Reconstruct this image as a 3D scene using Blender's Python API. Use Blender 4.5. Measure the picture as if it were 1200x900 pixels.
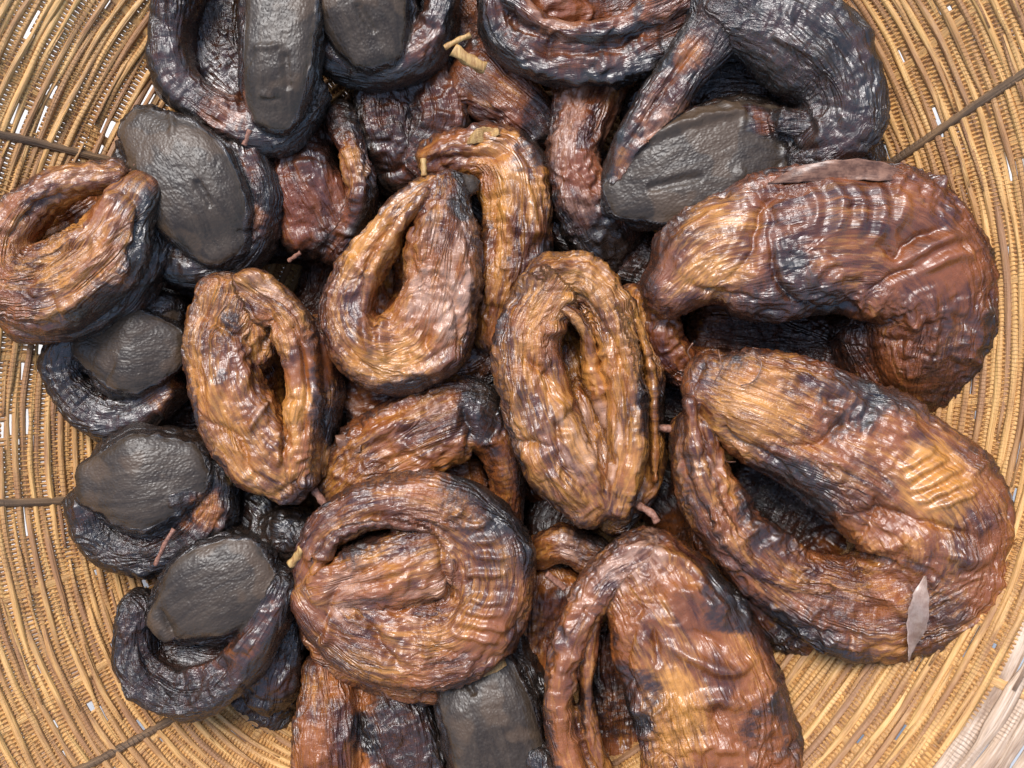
import bpy, math, random
import numpy as np
from mathutils import Vector

R = math.radians
scene = bpy.context.scene
for o in list(bpy.data.objects):
    bpy.data.objects.remove(o)
col = scene.collection

# ------------------------------------------------------------------ camera, sky, sun, exposure
CAM_H = 0.58          # camera height above the basket floor (m)
REF_Z = 0.08          # height at which one photo pixel is 0.4 mm
PX = 0.0004
cam_d = bpy.data.cameras.new('camera')
cam = bpy.data.objects.new('camera', cam_d)
col.objects.link(cam)
cam.location = (0, 0, CAM_H)
cam.rotation_euler = (0, 0, 0)
cam_d.sensor_width = 36
cam_d.lens = 36 * (CAM_H - REF_Z) / (1200 * PX)
cam_d.clip_start = 0.01
cam_d.clip_end = 200
scene.camera = cam

SUN_EL, SUN_AZ = 58, 25          # azimuth measured from +Y (top of the picture) towards -X
world = bpy.data.worlds.new('World')
scene.world = world
world.use_nodes = True
wn = world.node_tree
sky = wn.nodes.new('ShaderNodeTexSky')
sky.sky_type = 'NISHITA'
sky.sun_disc = False
sky.sun_elevation = R(SUN_EL)
sky.sun_rotation = R(-SUN_AZ)
sky.air_density = 1.3
sky.dust_density = 1.5
sky.ozone_density = 1.0
bg = wn.nodes['Background']
bg.inputs['Strength'].default_value = 0.095
wn.links.new(sky.outputs[0], bg.inputs['Color'])
sun_d = bpy.data.lights.new('sun', 'SUN')
sun_d.energy = 1.5
sun_d.angle = R(28)
sun_d.color = (1.0, 0.985, 0.975)
sun = bpy.data.objects.new('sun', sun_d)
col.objects.link(sun)
sd = Vector((-math.sin(R(SUN_AZ)) * math.cos(R(SUN_EL)), math.cos(R(SUN_AZ)) * math.cos(R(SUN_EL)), math.sin(R(SUN_EL))))
sun.rotation_euler = sd.to_track_quat('Z', 'Y').to_euler()
scene.view_settings.view_transform = 'Standard'
scene.view_settings.look = 'None'
scene.view_settings.gamma = 1
scene.view_settings.use_curve_mapping = False
scene.view_settings.exposure = 1.38
scene.render.engine = 'CYCLES'

# ------------------------------------------------------------------ helpers
def at(px, py, zmm):
    z = zmm * 0.001
    k = PX * (CAM_H - z) / (CAM_H - REF_Z)
    return np.array(((px - 600) * k, (450 - py) * k, z))

def pxs(zmm):
    return PX * (CAM_H - zmm * 0.001) / (CAM_H - REF_Z)

def h3(ix, iy, iz):
    h = (ix.astype(np.int64) * 374761393 + iy.astype(np.int64) * 668265263 + iz.astype(np.int64) * 2147483647) & 0xffffffff
    h = ((h ^ (h >> 13)) * 1274126177) & 0xffffffff
    h = ((h ^ (h >> 16)) * 2246822519) & 0xffffffff
    return (h ^ (h >> 15)) & 0xffff

_ga = np.random.RandomState(3).normal(size=(256, 3))
_ga /= np.linalg.norm(_ga, axis=1)[:, None]

def noise(p):
    """gradient noise, about -1..1, p is (N,3)"""
    p = np.asarray(p, float)
    i = np.floor(p).astype(np.int64)
    f = p - i
    u = f * f * f * (f * (f * 6 - 15) + 10)
    out = 0
    for dx in (0, 1):
        wx = u[:, 0] if dx else 1 - u[:, 0]
        for dy in (0, 1):
            wy = u[:, 1] if dy else 1 - u[:, 1]
            for dz in (0, 1):
                wz = u[:, 2] if dz else 1 - u[:, 2]
                g = _ga[h3(i[:, 0] + dx, i[:, 1] + dy, i[:, 2] + dz) & 255]
                d = g[:, 0] * (f[:, 0] - dx) + g[:, 1] * (f[:, 1] - dy) + g[:, 2] * (f[:, 2] - dz)
                out = out + wx * wy * wz * d
    return out * 1.6

def fbm(p, n=3):
    a, o, s = 1.0, 0, 0
    for k in range(n):
        o = o + a * noise(np.asarray(p) * (2.03 ** k) + 17.3 * k)
        s += a
        a *= 0.5
    return o / s

def sstep(a, b, x):
    t = np.clip((x - a) / (b - a), 0, 1)
    return t * t * (3 - 2 * t)

def catmull(P, n):
    """P (k,m) control rows -> (n,m) samples spaced evenly along the first three columns"""
    P = np.asarray(P, float)
    k = len(P)
    if k == 2:
        t = np.linspace(0, 1, n)[:, None]
        return P[0] * (1 - t) + P[1] * t
    Q = np.vstack([2 * P[0] - P[1], P, 2 * P[-1] - P[-2]])
    fine = []
    for j in range(k - 1):
        p0, p1, p2, p3 = Q[j], Q[j + 1], Q[j + 2], Q[j + 3]
        t = np.linspace(0, 1, 24, endpoint=False)[:, None]
        fine.append(0.5 * ((2 * p1) + (-p0 + p2) * t + (2 * p0 - 5 * p1 + 4 * p2 - p3) * t ** 2 + (-p0 + 3 * p1 - 3 * p2 + p3) * t ** 3))
    fine.append(P[-1:])
    F = np.vstack(fine)
    d = np.concatenate([[0], np.cumsum(np.linalg.norm(np.diff(F[:, :3], axis=0), axis=1))])
    t = np.linspace(0, d[-1], n)
    return np.stack([np.interp(t, d, F[:, c]) for c in range(F.shape[1])], axis=1)

def frames(C):
    T = np.gradient(C, axis=0)
    T /= np.linalg.norm(T, axis=1)[:, None] + 1e-12
    up = np.array((0, 0, 1.0))
    U = up - T * (T @ up)[:, None]
    U /= np.linalg.norm(U, axis=1)[:, None] + 1e-9
    S = np.cross(T, U)
    return T, S, U

def grid_faces(nu, nv, closed_v=True, off=0):
    F = []
    for a in range(nu - 1):
        for b in range(nv if closed_v else nv - 1):
            c = (b + 1) % nv
            F.append((off + a * nv + b, off + a * nv + c, off + (a + 1) * nv + c, off + (a + 1) * nv + b))
    return F

def mesh_obj(name, V, F, m, parent=None, smooth=True):
    me = bpy.data.meshes.new(name)
    me.from_pydata([tuple(v) for v in V], [], [tuple(f) for f in F])
    me.materials.append(m)
    if smooth:
        me.polygons.foreach_set('use_smooth', [True] * len(me.polygons))
    me.update()
    o = bpy.data.objects.new(name, me)
    col.objects.link(o)
    if parent is not None:
        o.parent = parent
        o.matrix_parent_inverse = parent.matrix_world.inverted()
    return o

def tag(o, label=None, cat=None, group=None, kind=None):
    if label: o['label'] = label
    if cat: o['category'] = cat
    if group: o['group'] = group
    if kind: o['kind'] = kind
    return o

def empty(name, loc):
    o = bpy.data.objects.new(name, None)
    o.location = loc
    o.empty_display_size = 0.02
    col.objects.link(o)
    bpy.context.view_layer.update()
    return o

# ------------------------------------------------------------------ materials
class NT:
    def __init__(self, name):
        self.m = bpy.data.materials.new(name)
        self.m.use_nodes = True
        self.t = self.m.node_tree
        self.b = self.t.nodes['Principled BSDF']
    def n(self, ty, **kw):
        nd = self.t.nodes.new(ty)
        for k, v in kw.items():
            setattr(nd, k, v)
        return nd
    def put(self, sock, v):
        if isinstance(v, bpy.types.NodeSocket):
            self.t.links.new(v, sock)
        else:
            sock.default_value = v
    def attr(self, name, out='Fac'):
        return self.n('ShaderNodeAttribute', attribute_name=name).outputs[out]
    def noise(self, vec, scale, detail=3, rough=0.5, dist=0.0, out='Fac'):
        nd = self.n('ShaderNodeTexNoise')
        if vec is not None: self.put(nd.inputs['Vector'], vec)
        nd.inputs['Scale'].default_value = scale
        nd.inputs['Detail'].default_value = detail
        nd.inputs['Roughness'].default_value = rough
        nd.inputs['Distortion'].default_value = dist
        return nd.outputs[out]
    def voro(self, vec, scale, feature='F1'):
        nd = self.n('ShaderNodeTexVoronoi', feature=feature)
        self.put(nd.inputs['Vector'], vec)
        nd.inputs['Scale'].default_value = scale
        return nd.outputs['Distance']
    def map(self, vec, scale, loc=(0, 0, 0)):
        nd = self.n('ShaderNodeMapping')
        self.put(nd.inputs['Vector'], vec)
        nd.inputs['Scale'].default_value = scale
        nd.inputs['Location'].default_value = loc
        return nd.outputs[0]
    def ramp(self, f, a, b, va=0.0, vb=1.0):
        nd = self.n('ShaderNodeMapRange', clamp=True, interpolation_type='SMOOTHSTEP')
        self.put(nd.inputs['Value'], f)
        for i, v in zip(('From Min', 'From Max', 'To Min', 'To Max'), (a, b, va, vb)):
            self.put(nd.inputs[i], v)
        return nd.outputs[0]
    def math(self, op, a, b=0.0, clamp=False):
        nd = self.n('ShaderNodeMath', operation=op, use_clamp=clamp)
        self.put(nd.inputs[0], a); self.put(nd.inputs[1], b)
        return nd.outputs[0]
    def mix(self, f, a, b):
        nd = self.n('ShaderNodeMix', data_type='RGBA')
        self.put(nd.inputs[0], f)
        self.put(nd.inputs[6], a if isinstance(a, bpy.types.NodeSocket) else (*a, 1))
        self.put(nd.inputs[7], b if isinstance(b, bpy.types.NodeSocket) else (*b, 1))
        return nd.outputs[2]
    def bump(self, h, dist, strength=1.0, normal=None):
        nd = self.n('ShaderNodeBump')
        self.put(nd.inputs['Height'], h)
        nd.inputs['Distance'].default_value = dist
        self.put(nd.inputs['Strength'], strength)
        if normal is not None: self.put(nd.inputs['Normal'], normal)
        return nd.outputs[0]
    def set(self, **kw):
        for k, v in kw.items():
            self.put(self.b.inputs[k.replace('_', ' ')], v)

def fish_material():
    t = NT('smoked_fish_skin')
    fc = t.attr('fc', 'Vector')
    dark, gold, head, pale, warm = (t.attr(a) for a in ('dark', 'gold', 'head', 'pale', 'warm'))
    mid = t.noise(t.map(fc, (0.22, 1, 1)), 170, 4, 0.62, 1.0)
    con = t.noise(t.map(fc, (0.30, 1, 1)), 75, 1.5, 0.5, 0.8)
    fib = t.noise(t.map(fc, (0.16, 1, 1)), 620, 3, 0.6, 0.6)
    fine = t.noise(t.map(fc, (1, 0.45, 0.45)), 520, 3, 0.6)
    # colour: wine-brown skin, amber where the flesh shows through, pale tone with painted sheen, soot with painted shade
    c = t.mix(t.ramp(mid, 0.34, 0.66), (0.050, 0.012, 0.007), (0.19, 0.055, 0.015))
    c = t.mix(t.math('MULTIPLY', warm, 0.85), c, t.mix(t.attr('red'), (0.31, 0.095, 0.020), (0.18, 0.044, 0.017)))
    g = t.math('ADD', gold, t.ramp(fib, 0.35, 0.7, -0.22, 0.25))
    c = t.mix(t.math('MULTIPLY', t.ramp(g, 0.08, 1.0), 0.9), c, (0.56, 0.235, 0.046))
    p = t.math('ADD', pale, t.ramp(mid, 0.35, 0.65, -0.3, 0.3))
    c = t.mix(t.math('MULTIPLY', t.ramp(p, 0.3, 0.95), 0.62), c, (0.50, 0.30, 0.21))
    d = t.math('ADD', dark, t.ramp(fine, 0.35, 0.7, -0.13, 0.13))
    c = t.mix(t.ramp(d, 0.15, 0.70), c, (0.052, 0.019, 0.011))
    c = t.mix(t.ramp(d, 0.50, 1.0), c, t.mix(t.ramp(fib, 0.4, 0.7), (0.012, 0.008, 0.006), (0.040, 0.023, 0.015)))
    hc = t.mix(t.ramp(mid, 0.3, 0.7), (0.028, 0.0185, 0.012), (0.058, 0.039, 0.025))
    hm = t.ramp(t.math('ADD', head, t.ramp(mid, 0.3, 0.7, -0.2, 0.2)), 0.30, 0.72)
    c = t.mix(hm, c, t.mix(t.ramp(warm, 0.6, 1.0, 0.0, 0.7), hc, (0.085, 0.052, 0.030)))
    # relief: one height in metres
    v = t.voro(t.map(fc, (0.75, 1, 1)), 1000, 'SMOOTH_F1')
    sk = t.math('SUBTRACT', 1.0, hm)
    ridg = t.math('MULTIPLY', t.math('ABSOLUTE', t.math('SUBTRACT', mid, 0.5)), -0.0028)
    h = t.math('ADD', ridg, t.math('MULTIPLY', t.math('ABSOLUTE', t.math('SUBTRACT', fib, 0.5)), -0.0016))
    h = t.math('ADD', h, t.math('MULTIPLY', t.math('PINGPONG', t.math('MULTIPLY', con, 11.0), 0.5), 0.0013))
    h = t.math('MULTIPLY', t.math('ADD', h, t.math('MULTIPLY', fine, 0.0007)), sk)
    h = t.math('ADD', h, t.math('MULTIPLY', t.math('MULTIPLY', v, hm), -0.00028))
    h = t.math('ADD', h, t.math('MULTIPLY', t.math('MULTIPLY', mid, hm), 0.0002))
    nrm = t.bump(h, 1.0, t.math('MULTIPLY', t.math('MAXIMUM', t.attr('wrk'), hm), 0.9))
    r = t.ramp(fine, 0.3, 0.7, 0.21, 0.38)
    r = t.math('ADD', r, t.math('MULTIPLY', hm, 0.10))
    t.set(Base_Color=c, Roughness=r, Normal=nrm)
    t.put(t.b.inputs['Specular IOR Level'], t.ramp(hm, 0.0, 1.0, 0.85, 0.42))
    return t.m

def strand_material(name, a, b, dk, rough=0.42):
    t = NT(name)
    sc = t.attr('sc', 'Vector')          # (metres along, across, random per strand)
    rnd = t.attr('rnd')
    l = t.noise(t.map(sc, (0.04, 1, 1)), 900, 4, 0.6)
    l2 = t.noise(t.map(sc, (0.25, 1, 1)), 120, 4, 0.6)
    c = t.mix(t.ramp(l, 0.35, 0.7), b, a)
    c = t.mix(t.ramp(t.math('ADD', l2, t.math('MULTIPLY', rnd, 0.3)), 0.52, 0.86), c, dk)
    c = t.mix(t.ramp(t.math('ADD', rnd, t.math('MULTIPLY', l2, 0.4)), 1.0, 1.2, 0.0, 0.5), c, (0.30, 0.155, 0.08))
    tick = t.n('ShaderNodeTexWave', wave_type='BANDS', bands_direction='X')
    t.put(tick.inputs['Vector'], sc)
    tick.inputs['Scale'].default_value = 190
    tick.inputs['Distortion'].default_value = 3.0
    tick.inputs['Detail'].default_value = 2
    tick.inputs['Detail Scale'].default_value = 1.5
    tk = t.math('MULTIPLY', t.ramp(tick.outputs['Fac'], 0.75, 0.95), t.ramp(t.noise(t.map(sc, (0.3, 1, 1)), 90, 2), 0.48, 0.62))
    c = t.mix(t.math('MULTIPLY', tk, 0.55), c, dk)
    n = t.bump(l, 0.0012, 0.9)
    n = t.bump(t.math('MULTIPLY', tk, -1.0), 0.0004, 0.8, n)
    t.set(Base_Color=c, Roughness=t.ramp(l2, 0.3, 0.7, rough - 0.12, rough + 0.15), Normal=n)
    return t.m

def plain_material(name, a, b, scale, rough=0.6, bump=0.001, stretch=(1, 1, 1)):
    t = NT(name)
    co = t.n('ShaderNodeTexCoord').outputs['Object']
    f = t.noise(t.map(co, stretch), scale, 5, 0.6)
    t.set(Base_Color=t.mix(t.ramp(f, 0.3, 0.7), a, b), Roughness=rough, Normal=t.bump(f, bump, 0.8))
    return t.m

M_FISH = fish_material()
M_STRAND = strand_material('dry_palm_strand', (0.72, 0.42, 0.15), (0.55, 0.285, 0.092), (0.32, 0.15, 0.060))
M_RIM = strand_material('lit_rim_strand', (0.66, 0.49, 0.36), (0.46, 0.30, 0.19), (0.22, 0.13, 0.08))  # paler than the other strands: brighter light on the rim painted in
M_RIB = strand_material('dark_rib_wood', (0.27, 0.155, 0.075), (0.15, 0.085, 0.042), (0.06, 0.035, 0.02), 0.5)
M_WOOD = plain_material('split_bamboo', (0.30, 0.14, 0.04), (0.58, 0.36, 0.13), 900, 0.5, 0.0006, (1, 0.1, 1))
M_TWIG = plain_material('reddish_twig', (0.16, 0.06, 0.035), (0.36, 0.17, 0.11), 900, 0.5, 0.0006)
M_FIN = plain_material('dried_fin', (0.10, 0.042, 0.024), (0.26, 0.13, 0.08), 300, 0.3, 0.0002)
M_PALEFIN = plain_material('pale_dried_fin', (0.26, 0.16, 0.12), (0.42, 0.30, 0.24), 260, 0.3, 0.0002)
M_GROUND = plain_material('pale_concrete', (0.55, 0.53, 0.50), (0.72, 0.70, 0.67), 12, 0.9, 0.002)

# ------------------------------------------------------------------ ground
g = 6.0
gr = mesh_obj('ground', [(-g, -g, -0.03), (g, -g, -0.03), (g, g, -0.03), (-g, g, -0.03)], [(0, 1, 2, 3)], M_GROUND, smooth=False)
tag(gr, kind='structure')

# ------------------------------------------------------------------ basket
BC = np.array((-0.016, 0.004))
BY = 1.14
def prof(q):
    """height of the bowl at elliptical radius q"""
    q = np.asarray(q, float)
    return 0.004 + 0.150 * (np.clip(q, 0, 0.262) / 0.27) ** 2.0 + np.clip(q - 0.262, 0, 1) * 0.35

def bowl(q, th):
    q = np.asarray(q, float); th = np.asarray(th, float)
    dr = (q / 0.26) ** 2
    x = q * np.cos(th)
    y = q * np.sin(th) * (1.17 - 0.10 * np.cos(th)) + 0.11 * (x - np.sqrt(x * x + 0.0025))
    return np.stack([BC[0] - 0.012 * dr + x, BC[1] + 0.028 * dr + y, prof(q)], axis=-1)

def bowl_frame(q, th):
    e = 1e-4
    A = bowl(q + e, th) - bowl(q - e, th)
    B = bowl(q, th + e) - bowl(q, th - e)
    A /= np.linalg.norm(A, axis=-1)[..., None]
    B /= np.linalg.norm(B, axis=-1)[..., None]
    N = np.cross(A, B)
    N /= np.linalg.norm(N, axis=-1)[..., None]
    A = np.cross(B, N)
    return A, B, N           # outward-up across, along, normal (towards the inside)

basket = empty('woven_basket', (BC[0], BC[1], 0.0))
tag(basket, 'shallow round basket woven of tan palm strands, holding the smoked fish', 'basket')
NSTK = 30
STK0 = 0.07
rng = random.Random(11)

def strand_geo(q0, ring, th0, th1, n, hw, ht, wave, seed, nv=8):
    th = np.linspace(th0, th1, n)
    s = np.linspace(0, (th1 - th0) * q0 * 1.06, n)
    z0 = np.zeros(n)
    q = q0 + 0.0018 * noise(np.stack([th * 2.6, z0 + ring * 0.10, z0], 1)) + 0.0006 * noise(np.stack([th * 9, z0 + ring * 1.7, z0 + 5], 1))
    P = bowl(q, th)
    A, B, N = bowl_frame(q, th)
    ph = (th - STK0) / (2 * math.pi) * NSTK
    w = wave * np.cos(math.pi * (ph + ring)) + 0.0006 * noise(np.stack([th * 14, z0 + seed, z0], 1))
    tap = np.minimum(1, np.minimum(np.linspace(0, 1, n), np.linspace(1, 0, n)) * 9 + 0.28)
    slot = sstep(0.40, 0.55, noise(np.stack([th * q0 * 62, z0 + ring * 0.45, z0 + 3.3], 1)))
    hwv = hw * tap * (1 - 0.42 * slot) * (1 + 0.18 * noise(np.stack([th * 7, z0 + seed, z0 + 9], 1)))
    lift = 0.0009 * (1 - tap)
    P = P + N * (w + lift)[:, None]
    roll = 0.55 * noise(np.stack([th * 5, z0 + seed, z0 + 3], 1))
    V, SC = [], []
    for k in range(nv):
        a = 2 * math.pi * k / nv + math.pi / nv
        ca, sa = math.cos(a), math.sin(a)
        ca = math.copysign(abs(ca) ** 0.8, ca); sa = math.copysign(abs(sa) ** 0.8, sa)
        x = hwv * ca; y = ht * sa * np.ones(n)
        xr = x * np.cos(roll) - y * np.sin(roll); yr = x * np.sin(roll) + y * np.cos(roll)
        V.append(P + A * xr[:, None] + N * yr[:, None])
        SC.append(np.stack([s + seed * 0.37, np.full(n, (ca + (0.6 if sa > 0 else -0.6)) * hw), np.full(n, seed * 0.013)], 1))
    V = np.stack(V, 1).reshape(-1, 3); SC = np.stack(SC, 1).reshape(-1, 3)
    F = grid_faces(n, nv)
    F.append(tuple(range(nv))[::-1]); F.append(tuple((n - 1) * nv + k for k in range(nv)))
    return V, F, SC

def add_sc(o, SC, r):
    me = o.data
    a = me.attributes.new('sc', 'FLOAT_VECTOR', 'POINT'); a.data.foreach_set('vector', np.asarray(SC, np.float32).ravel())
    b = me.attributes.new('rnd', 'FLOAT', 'POINT'); b.data.foreach_set('value', np.asarray(r, np.float32) if np.ndim(r) else np.full(len(SC), r, np.float32))

def merge(parts):
    V, F, SC, off = [], [], [], 0
    for v, f, s in parts:
        V.append(v); SC.append(s); F += [tuple(i + off for i in q) for q in f]; off += len(v)
    return np.vstack(V), F, np.vstack(SC)

# ring radii at an even spacing along the bowl's profile
rings, q = [], 0.012
while q < 0.265:
    rings.append(q)
    dz = float(prof(q + 1e-4) - prof(q - 1e-4)) / 2e-4
    q += 0.0031 / math.sqrt(1 + dz * dz)
Q_END = q
inner, rest, count = [], [], 0
def in_view(th, q):
    p = bowl(q, th)
    k = PX * (CAM_H - p[2]) / (CAM_H - REF_Z)
    return -40 < p[0] / k + 600 < 1240 and -40 < 450 - p[1] / k < 940
for ri, q0 in enumerate(rings):
    if q0 < 0.135:
        inner.append(strand_geo(q0, ri, 0, 2 * math.pi, 60, 0.0019, 0.0010, 0.0012, ri * 3.1, 6))
        continue
    nseg = 5
    t0 = rng.random() * 6.28
    for k in range(nseg):
        a0 = t0 + 2 * math.pi * k / nseg + rng.uniform(-0.12, 0.12)
        a1 = t0 + 2 * math.pi * (k + 1) / nseg + rng.uniform(0.0, 0.2)
        sd_ = rng.random() * 50
        geo = strand_geo(q0 + rng.uniform(-0.0004, 0.0004), ri, a0, a1, 56, 0.00155, 0.0012, 0.0006, sd_, 6)
        vis = sum(in_view(a0 + (a1 - a0) * f, q0) for f in np.linspace(0, 1, 9))
        if vis >= 2 and count < 296:
            o = mesh_obj('strand', geo[0], geo[1], M_STRAND, basket)
            add_sc(o, geo[2], rng.random()); count += 1
        else:
            rest.append(geo)
V, F, SC = merge(inner + rest)
o = mesh_obj('woven_bottom', V, F, M_STRAND, basket); add_sc(o, SC, 0.5); o['kind'] = 'stuff'

# rim: broad strips round the mouth, brighter light painted in as paler colour
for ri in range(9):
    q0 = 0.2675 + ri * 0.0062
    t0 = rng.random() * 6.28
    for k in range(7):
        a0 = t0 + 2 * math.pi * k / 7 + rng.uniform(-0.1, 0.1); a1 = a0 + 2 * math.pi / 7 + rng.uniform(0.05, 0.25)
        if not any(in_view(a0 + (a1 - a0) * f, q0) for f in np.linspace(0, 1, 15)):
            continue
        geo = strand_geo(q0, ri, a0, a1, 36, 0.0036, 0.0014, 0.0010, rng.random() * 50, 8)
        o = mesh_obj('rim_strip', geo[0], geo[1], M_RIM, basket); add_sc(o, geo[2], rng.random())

def radial(name, th, q0, q1, hw, ht, lift, mat, wob, seed, n=30, slope=0.0, qm=0.0):
    qq = np.linspace(q0, q1, n); z0 = np.zeros(n)
    thv = th + np.clip(slope * (qq - qm), -0.35, 0.35) + wob * noise(np.stack([qq * 14, z0 + seed, z0], 1))
    P = bowl(qq, thv); A, B, N = bowl_frame(qq, thv)
    P = P + N * lift + N * (0.0006 * noise(np.stack([qq * 60, z0 + seed, z0 + 2], 1)))[:, None]
    V, SC = [], []
    for k in range(8):
        a = 2 * math.pi * k / 8
        r = 1 + 0.18 * noise(np.stack([qq * 70, z0 + k, z0 + seed], 1))
        V.append(P + (B * (hw * math.cos(a)) + N * (ht * math.sin(a))) * r[:, None])
        SC.append(np.stack([qq, np.full(n, hw * math.cos(a)), z0 + seed], 1))
    o = mesh_obj(name, np.stack(V, 1).reshape(-1, 3), grid_faces(n, 8) + [tuple(range(8))[::-1], tuple((n - 1) * 8 + k for k in range(8))], mat, basket)
    add_sc(o, np.stack(SC, 1).reshape(-1, 3), 0.4)
# hidden stakes that the strands pass over and under
for k in range(NSTK):
    radial('stake', STK0 + 2 * math.pi * k / NSTK, 0.03, 0.30, 0.0022, 0.0008, 0.0, M_STRAND, 0.01, k * 1.3)
# four dark ribs on the inside
def th_of(px, py):
    qq, tt = np.meshgrid(np.linspace(0.1, 0.3, 161), np.linspace(-math.pi, math.pi, 1441), indexing='ij')
    p = bowl(qq.ravel(), tt.ravel())
    k = PX * (CAM_H - p[:, 2]) / (CAM_H - REF_Z)
    j = np.argmin(np.hypot(p[:, 0] / k + 600 - px, 450 - p[:, 1] / k - py))
    return tt.ravel()[j], qq.ravel()[j]
for i, (pa, pb) in enumerate((((5, 158), (190, 207)), ((1050, 188), (1198, 92)), ((2, 588), (95, 574)), ((105, 897), (230, 838)))):
    (ta, qa), (tb, qb) = th_of(*pa), th_of(*pb)
    m = (ta - tb) / (qa - qb)
    radial('rib', (ta + tb) / 2, 0.15, 0.285, 0.0021, 0.0013, 0.0009, M_RIB, 0.03, 40 + i * 7, slope=m, qm=(qa + qb) / 2)

# fine cross wefts filling the gaps between neighbouring strands, left open here and there
V, F, SC, off = [], [], [], 0
for ri, q0 in enumerate(rings):
    m = int(2 * math.pi * q0 * 1.07 / 0.0019)
    th = np.arange(m) / m * 2 * math.pi
    op = noise(np.stack([th * q0 * 62, np.full(m, (ri + 0.5) * 0.45), np.full(m, 3.3)], 1))
    keep = (op < 0.46) | (q0 < 0.15)
    qm = np.full(m, q0 + 0.0014)
    P = bowl(qm, th); A, B, N = bowl_frame(qm, th)
    for j in np.nonzero(keep)[0]:
        hw = 0.00098 * rng.uniform(0.9, 1.1); L = 0.0019; h = 0.0006
        c = P[j] + N[j] * 0.0004
        for (u, w, zz) in ((-1, -1, -1), (-1, 0, 1), (-1, 1, -1), (1, -1, -1), (1, 0, 1), (1, 1, -1)):
            V.append(c + A[j] * (L * u) + B[j] * (hw * w) + N[j] * (h * zz)); SC.append((j * 0.01 + u * 0.001, w * 0.001, ri * 0.1))
        F += [(off, off + 1, off + 4, off + 3), (off + 1, off + 2, off + 5, off + 4), (off + 2, off, off + 3, off + 5)]
        off += 6
o = mesh_obj('cross_weft', V, F, M_STRAND, basket, smooth=False); add_sc(o, SC, 0.55); o['kind'] = 'stuff'

# ------------------------------------------------------------------ smoked fish
VOX = 0.00098
def tube_geo(C, nv=28):
    """C rows: x,y,z,rw,rh,(power) -> closed tube with rounded ends"""
    X, rw, rh, pw = C[:, :3], C[:, 3], C[:, 4], C[:, 5]
    T, S, U = frames(X)
    rings_ = []
    def ring(c, S, U, a, b, p):
        ang = np.arange(nv) / nv * 2 * math.pi
        ca, sa = np.cos(ang), np.sin(ang)
        e = 2.0 / p
        ca = np.sign(ca) * np.abs(ca) ** e; sa = np.sign(sa) * np.abs(sa) ** e
        return c + S * (a * ca)[:, None] + U * (b * sa)[:, None]
    for f in (0.12, 0.45, 0.75, 0.93):
        k = math.sqrt(1 - (1 - f) ** 2)
        rings_.append(ring(X[0] - T[0] * min(rw[0], rh[0]) * (1 - f), S[0], U[0], rw[0] * k, rh[0] * k, pw[0]))
    for i in range(len(X)):
        rings_.append(ring(X[i], S[i], U[i], rw[i], rh[i], pw[i]))
    for f in (0.93, 0.75, 0.45, 0.12):
        k = math.sqrt(1 - (1 - f) ** 2)
        rings_.append(ring(X[-1] + T[-1] * min(rw[-1], rh[-1]) * (1 - f), S[-1], U[-1], rw[-1] * k, rh[-1] * k, pw[-1]))
    V = np.vstack(rings_); n = len(rings_)
    return V, grid_faces(n, nv) + [tuple(range(nv))[::-1], tuple((n - 1) * nv + k for k in range(nv))]

def smooth_v(V, E, it, lam=0.5, deg=None):
    for _ in range(it):
        acc = np.zeros_like(V)
        if V.ndim == 1:
            acc = np.bincount(E[:, 0], V[E[:, 1]], len(V)) + np.bincount(E[:, 1], V[E[:, 0]], len(V))
            V = V + lam * (acc / deg - V)
        else:
            for c in range(V.shape[1]):
                acc[:, c] = np.bincount(E[:, 0], V[E[:, 1], c], len(V)) + np.bincount(E[:, 1], V[E[:, 0], c], len(V))
            V = V + lam * (acc / deg[:, None] - V)
    return V

def vnormals(V, Q):
    n = np.cross(V[Q[:, 2]] - V[Q[:, 0]], V[Q[:, 3]] - V[Q[:, 1]])
    N = np.zeros_like(V)
    for c in range(3):
        for k in range(4):
            N[:, c] += np.bincount(Q[:, k], n[:, c], len(V))
    return N / (np.linalg.norm(N, axis=1)[:, None] + 1e-12)

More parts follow.
